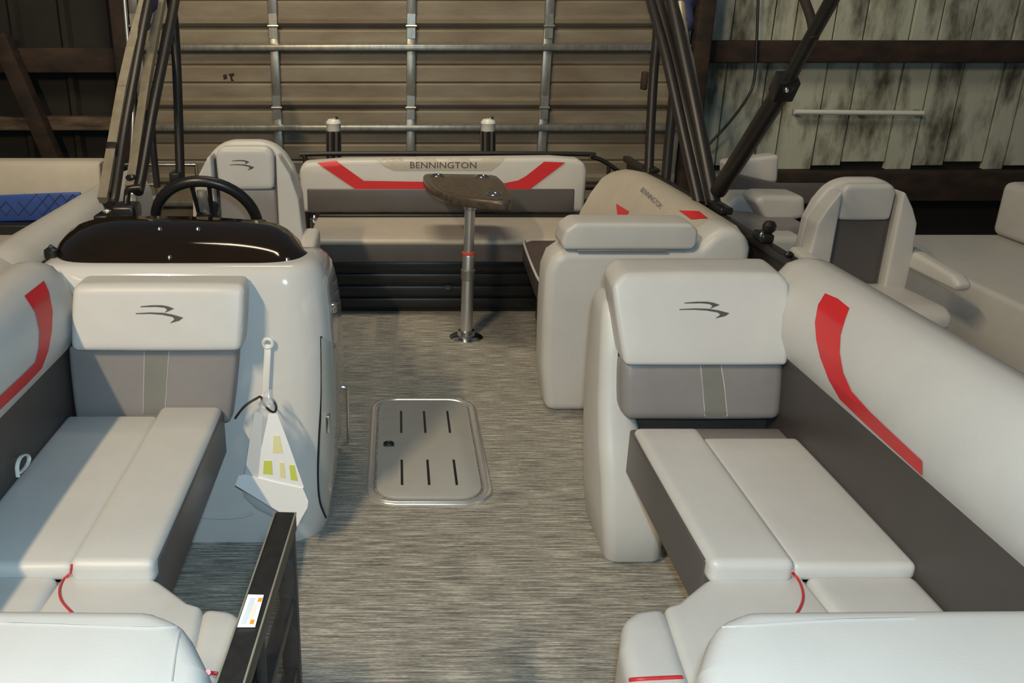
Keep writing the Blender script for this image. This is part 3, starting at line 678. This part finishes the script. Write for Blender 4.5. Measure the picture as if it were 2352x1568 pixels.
for px, m_ in (([(553, 1434), (564, 1434), (587, 1373), (575, 1372)], 'greyprint'), ([(569, 1420), (581, 1420), (594, 1386), (584, 1385)], 'pinkprint'), ([(573, 1433), (582, 1433), (585, 1423), (576, 1423)], 'orange'), ([(591, 1382), (600, 1382), (603, 1373), (594, 1373)], 'orange')):
    put('label_print', prism([tuple(onZ(x, y, .8047)) for x, y in px], (0, 0, .0005), 0), m_, st_)
put('hinge_post', tube([gp(0, 0, .0), gp(0, .84, 0)], .02, 12), 'blackmetal', gt)

# ================================================================== BOAT FENCE, RAILS
def fence(x, label, ymax=5.45):
    f = thing('boat_fence', (x, 3.0, 0), label, 'fence')
    put('top_rail', rbox(x-.022, x+.022, .8, ymax, .695, .730, .008, 2), 'blackmetal', f)
    y = .8
    while y < ymax-.05:
        put('fence_panel', rbox(x-.006, x+.006, y+.02, min(y+.90, ymax-.02), .03, .695, .002, 1), 'blackmetal', f)
        put('post', rbox(x-.017, x+.017, y-.017, y+.017, 0, .70, .004, 1), 'blackmetal', f); y += .925
    return f
fr = fence(1.43, 'black panelled boat fence outside the stern chaise')
fence(-1.235, 'black panelled boat fence outside the helm console', 3.3)
# rail fittings near the arm block
fx = thing('rail_clamp', (1.41, 3.32, .73), 'black cleat and bimini clamp on the fence rail by the arm block', 'fitting')
put('clamp', rbox(1.395, 1.445, 3.24, 3.34, .73, .765, .01), 'black', fx)
put('clamp_knob', lathe([(.014, 0), (.024, .012), (.026, .03), (.016, .045), (.004, .048)], (1.43, 3.27, .765), 14), 'black', fx)
put('pin', lathe([(.008, 0), (.009, .01), (.004, .016)], (1.40, 3.255, .755), 10), 'chrome', fx)
for y in (3.05, 2.9):
    put('rail_cleat', lathe([(.012, 0), (.018, .01), (.006, .02)], (1.42, y, .73), 10), 'black', fx)
# aft rail behind the stern bench
ar = thing('aft_rail', (.4, 5.28, 0), 'thin black tubular rail behind the stern bench', 'rail')
ry = 5.28
put('top_tube', tube(smoothpts([(-.54, ry, .55), (-.54, ry, .74), (-.50, ry, .765), (.3, ry, .768), (1.12, ry, .765), onY(1360, 360, ry), onY(1390, 372, ry), onY(1435, 404, ry)], 5), .014, 10), 'blackmetal', ar)
put('upright', tube([onY(1398, 378, ry), onY(1398, 425, ry), onY(1396, 470, ry)], .011, 8), 'blackmetal', ar)
put('upright', tube([(-.54, ry, 0), (-.54, ry, .74)], .014, 8), 'blackmetal', ar)
put('upright', tube([(1.36, ry, 0), (1.36, ry, .66)], .014, 8), 'blackmetal', ar)
put('lower_tube', tube(smoothpts([(1.0, ry, .56), onY(1370, 432, ry), onY(1385, 430, ry), onY(1370, 455, ry), onY(1342, 462, ry), (1.02, ry, .47)], 4), .011, 8), 'blackmetal', ar)
put('fitting', lathe([(.01, 0), (.014, .01), (.005, .02)], tuple(onY(1357, 362, ry)), 10), 'chrome', ar)
# stainless rail behind the helm
hr_ = thing('stainless_rail', (-1.23, 4.9, .5), 'polished stainless rail seen behind the bimini poles', 'rail')
a_, b_ = onY(240, 378, 5.3), onY(450, 378, 5.3)
put('tube', tube([a_, b_], .012, 10), 'chrome', hr_)
put('upright', tube([(a_.x+.05, 5.3, .05), (a_.x+.05, 5.3, a_.z)], .01, 8), 'chrome', hr_)
put('upright', tube([(b_.x, 5.3, .0), b_], .01, 8), 'chrome', hr_)

# two capped guide posts behind the stern
for x0, x1, cx, lab in ((748, 782, 767, 'black ribbed guide post with white cap nearer the captain chair'), (1106, 1140, 1120, 'black ribbed guide post with white cap behind the table')):
    Y5 = 5.75
    a_, b_ = onY(x0, 345, Y5), onY(x1, 345, Y5)
    zt_ = onY(cx, 300, Y5).z; xc = (a_.x+b_.x)/2
    g_ = thing('guide_post', (xc, Y5, -.75), lab, 'post')
    W = (b_.x-a_.x)/2
    lean = (onY(cx, 300, Y5).x-xc)*.8
    put('pole', tube([(xc, Y5, -.75), (xc, Y5, .5), (xc+lean, Y5, zt_+.01)], W*.78, 16), 'black', g_)
    for k in range(7):
        an = math.radians(180+k*30)
        dx, dy = W*.84*math.cos(an), W*.84*math.sin(an)
        put('rib', tube([(xc+dx, Y5+dy, -.6), (xc+dx, Y5+dy, .5), (xc+dx+lean, Y5+dy, zt_)], .010, 6), 'blackmetal' if k % 2 else 'slate', g_)
    cpz = onY(cx, 272, Y5).z
    cap_ = put('cap', lathe([(W*.90, 0), (W*.98, .008), (W*.95, .045), (W*1.02, .05), (W*.98, (cpz-zt_)*.8), (W*.7, cpz-zt_), (W*.1, cpz-zt_+.004)], (xc+lean, Y5, zt_-.004), 20), 'white', g_)
    put('cap_bolt', lathe([(.012, 0), (.014, .012), (.004, .018)], (xc+lean+W*.4, Y5-W*.3, cpz), 10), 'chrome', cap_)

# ================================================================== BIMINI FRAMES (folded up)
def pole(root, name, pts, r, m='blackmetal', sq=False, X0=None):
    w3 = [onX(x, y, X0) for x, y in pts]
    if sq:
        bm = bmesh.new()
        for a, b2 in zip(w3, w3[1:]): bar(a, b2, r*2, r*2, bm)
        bmesh.ops.recalc_face_normals(bm, faces=bm.faces)
        return put(name, bm, m, root)
    return put(name, tube(smoothpts(w3, 4), r, 12), m, root)
bl = thing('bimini_frame', (-1.235, 3.7, .73), 'folded black bimini poles with lit sides coloured beige beside the helm', 'canopy frame')
XL = -1.22
pole(bl, 'bow_pole', [(237, 460), (241, 441), (261, 326), (282, 204), (302, 114), (327, 24), (340, -40)], .020, 'lit_tube', True, XL)  # beige bar carries the lit left face of the black pole beside it
pole(bl, 'bow_pole', [(299, 432), (304, 408), (322, 286), (335, 196), (355, 82), (367, 20), (378, -40)], .020, 'lit_tube', True, XL)  # second beige bar, again the lit face of a black pole put into colour
pole(bl, 'bow_pole', [(256, 472), (263, 445), (284, 306), (304, 196), (329, 61), (350, -40)], .023, 'blackmetal', False, XL+.03)
pole(bl, 'bow_pole', [(316, 440), (324, 405), (349, 261), (369, 163), (394, 41), (408, -40)], .027, 'blackmetal', False, XL+.04)
pole(bl, 'strut_pole', [(415, 425), (414, 400), (408, 204), (402, 82), (396, 20), (386, -40)], .026, 'blackmetal', False, XL+.02)
pole(bl, 'strut_pole', [(361, 430), (357, 390), (351, 326), (350, 260), (362, 180), (382, 60)], .018, 'blackmetal', False, XL-.02)
pole(bl, 'rod', [(284, -30), (291, 60), (300, 170), (306, 270), (300, 380)], .009, 'alu', False, XL-.05)
for px in ((257, 342), (326, 264)):
    c = onX(*px, XL); put('sleeve', bar(c+Vector((0, -.01, -.03)), c+Vector((0, .02, .02)), .046, .046), 'black', bl)
for px in ((243, 452), (302, 416)):
    c = onX(*px, XL); put('end_fitting', lathe([(.010, -.05), (.022, -.02), (.026, .02), (.016, .03)], c, 12), 'black', bl)
    put('clevis', rbox(c.x-.016, c.x+.016, c.y-.02, c.y+.02, c.z-.12, c.z-.05, .006), 'satin', bl)
pb = put('canvas_boot', tube(smoothpts([onX(x, y, XL-.01) for x, y in ((322, 95), (328, 50), (338, 10), (350, -60))], 4), [.015]*3+[.035]*5+[.05]*5, 12), 'canvas', bl, 60, 'navy canvas boot')
put('base_mount', rbox(-1.25, -1.19, 3.55, 3.66, .73, .77, .008), 'black', bl)
put('base_mount', rbox(-1.25, -1.19, 4.82, 4.95, .66, .73, .008), 'black', bl)

br = thing('bimini_frame', (1.42, 3.9, .73), 'black folded bimini poles rising beside the stern chaise', 'canopy frame')
XR = 1.42
pole(br, 'bow_pole', [(1622, 480), (1590, 330), (1550, 160), (1510, 0), (1500, -40)], .034, 'blackmetal', False, XR)
pole(br, 'bow_pole', [(1606, 470), (1568, 300), (1530, 130), (1494, 0), (1484, -40)], .026, 'blackmetal', False, XR-.04)
pole(br, 'bow_pole', [(1644, 492), (1622, 380), (1592, 230), (1560, 80), (1534, -40)], .032, 'blackmetal', False, XR+.03)
pole(br, 'bow_pole', [(1640, 470), (1610, 300), (1585, 150), (1572, 90), (1560, -40)], .024, 'lit_tube', False, XR+.07)
pole(br, 'strut_pole', [(1490, 408), (1494, 300), (1502, 160), (1510, 60), (1500, -40)], .026, 'blackmetal', False, XR)
pole(br, 'strut_pole', [(1528, 424), (1536, 330), (1546, 230), (1556, 120)], .026, 'blackmetal', False, XR+.04)
pole(br, 'brace_pole', [(1650, 438), (1700, 360), (1760, 265), (1812, 184)], .037, 'blackmetal', False, XR+.03)
pole(br, 'brace_pole', [(1805, 196), (1850, 110), (1905, 10), (1930, -36)], .024, 'blackmetal', False, XR+.03)
pole(br, 'brace_pole', [(1840, -20), (1862, 40), (1870, 90)], .016, 'rust', False, XR+.03)
c = onX(1800, 198, XR+.03); put('sleeve', bar(c+Vector((0, .02, -.035)), c+Vector((0, -.03, .035)), .075, .075), 'black', br)
put('pin', lathe([(.006, 0), (.008, .01), (.003, .016)], tuple(onX(1806, 212, XR-.01)), 8), 'chrome', br)
c = onX(1478, 185, XR); put('latch', rbox(c.x-.01, c.x+.02, c.y-.03, c.y+.03, c.z-.05, c.z+.05, .008), 'rust', br)
put('canvas_boot', tube(smoothpts([onX(x, y, XR+.09) for x, y in ((1580, 90), (1572, 50), (1568, 10), (1560, -60))], 4), [.015]*3+[.05]*5+[.07]*5, 12), 'canvas', br, 60, 'navy canvas boot')
put('base_mount', rbox(1.412, 1.46, 4.82, 5.02, .731, .75, .004), 'black', br)
put('base_mount', rbox(1.412, 1.47, 3.74, 3.98, .731, .762, .008), 'black', br)

# ================================================================== NEIGHBOURING BOATS
def boat_hull(root, x0, x1, y0, y1, zd=0.):
    put('deck', rbox(x0, x1, y0, y1, zd-.06, zd, .005), 'deck', root); pr_ = (zd-.06+.75)/2
    for t in (.2, .8):
        x = x0+(x1-x0)*t
        put('pontoon', tube([(x, y0-.2, pr_-.75), (x, y0+.2, pr_-.75), (x, y1, pr_-.75)], [.1, pr_, pr_], 18), 'alu', root)
nl = thing('pontoon_boat', (-2.6, 4.0, -.75), 'neighbouring beige pontoon boat with blue quilted seat panel', 'boat')
boat_hull(nl, -3.95, -1.42, 1.0, 5.6)
put('backrest', prism([(-3.6, 5.0, z) if 0 else (-3.6, y, z) for y, z in ((5.0, .56), (5.03, .76), (5.15, .765), (5.2, .50), (5.02, .50))], (1.91, 0, 0), .02, 3), 'cream', nl)
put('back_end', rbox(-1.688, -1.655, 5.0, 5.2, .50, .755, .01), 'slate', nl)
qp = put('quilted_panel', prism([tuple(onY(x, y, 4.985)) for x, y in ((-620, 458), (0, 449), (120, 444), (184, 442), (186, 470), (170, 482), (125, 506), (-620, 524))], (0, .03, 0), .008), 'blue', nl, label='royal blue diamond quilted panel')
for k in range(-22, 14):
    x = k*14
    for d in (1, -1):
        pts_ = [(x+(0 if d > 0 else 56), 446), (x+(56 if d > 0 else 0), 510)]
        pts_ = [(pts_[0][0]+(pts_[1][0]-pts_[0][0])*t, pts_[0][1]+(pts_[1][1]-pts_[0][1])*t) for t in (0, .25, .5, .75, 1)]
        pts_ = [h for h in (hit(p_, [qp], .0005) for p_ in pts_) if h]
        if len(pts_) > 1 and k % 2 == 0: put('quilt_seam', tube([pts_[0], pts_[-1]], .0035, 5), 'canvas', qp)
put('seat_gap', rbox(-3.6, -1.75, 4.9, 5.02, .30, .42, .01), 'black', nl)
put('seat_cushion', rbox(-3.6, -1.62, 4.40, 4.95, .24, .36, .03, 3, .005), 'cream', nl)
rings = []
SEC = [(-.12, .40), (-.13, .58), (-.09, .67), (0, .70), (.09, .67), (.13, .58), (.12, .40)]
for y, x, k in ((5.1, -1.56, 1), (4.6, -1.55, 1), (4.0, -1.545, 1), (3.4, -1.54, 1), (3.25, -1.54, .97), (3.18, -1.54, .88)):
    rings.append([(x+a*k, y, .40+(z-.40)*k) for a, z in SEC])
put('side_bolster', loft(rings), 'vinyl', nl, 50)
put('bolster_end', tube([(-1.55, 3.17, .56), (-1.55, 2.98, .565), (-1.55, 2.94, .565), (-1.55, 2.92, .565)], [.15, .15, .13, .08], 24), 'vinyl', nl, 50)
put('lower_side', rbox(-1.69, -1.42, 2.9, 5.1, .0, .42, .02), 'taupe', nl)
put('corner_pad', rbox(-1.95, -1.66, 3.1, 3.4, .62, .74, .05, 4), 'slate', nl)
put('lounge_back', rbox(-3.6, -1.7, 2.9, 3.1, .1, .58, .04), 'vinyl', nl)

nr = thing('pontoon_boat', (3.0, 4.2, -.75), 'neighbouring grey pontoon boat beyond the fence rail', 'boat')
boat_hull(nr, 1.62, 4.3, 1.0, 6.5, -.24)
def nb(name, pxs, Y_, dep, m_, r=.03, pf=.005):
    return put(name, prism([tuple(onY(x, y, Y_)) for x, y in pxs], (0, dep, 0), r, 3, pf), m_, nr)
nb('stern_back', [(1668, 372), (1790, 356), (1786, 420), (1735, 422), (1700, 408), (1668, 405)], 6.05, .14, 'vinyl', .02)
nb('stern_side', [(1640, 400), (1668, 395), (1800, 425), (1930, 425), (1930, 470), (1650, 470)], 5.9, .10, 'slate', .02, 0)
nb('cushion', [(1660, 482), (1690, 452), (1760, 452), (1764, 500), (1760, 520), (1668, 520)], 5.3, .25, 'vinyl')
nb('cushion', [(1735, 462), (1752, 450), (1850, 452), (1850, 500), (1768, 516)], 5.1, .25, 'vinyl')
nb('cushion', [(1665, 500), (1780, 512), (1850, 512), (1850, 560), (1700, 560)], 4.95, .3, 'taupe')
nb('lounge_base', [(1690, 545), (1850, 545), (1850, 640), (1700, 640)], 4.8, .5, 'vinyl', .03)
put('side_lounge', rbox(3.1, 4.2, 2.2, 5.6, -.24, .2, .03), 'vinyl', nr)
put('side_lounge_back', rbox(3.9, 4.25, 2.2, 5.6, .2, .55, .05), 'vinyl', nr)
ft = put('boat_rail', rbox(1.64, 1.67, 1.2, 6.2, .40, .43, .006), 'blackmetal', nr)
put('rail_panel', rbox(1.645, 1.662, 1.2, 6.2, -.24, .40, .002), 'slate', nr)
ch2, hd2 = chair(2.385, 4.36, 1.1, 'light grey captain chair on the boat beyond the fence', 'vinyl', 'slate', 1.0, -.24)
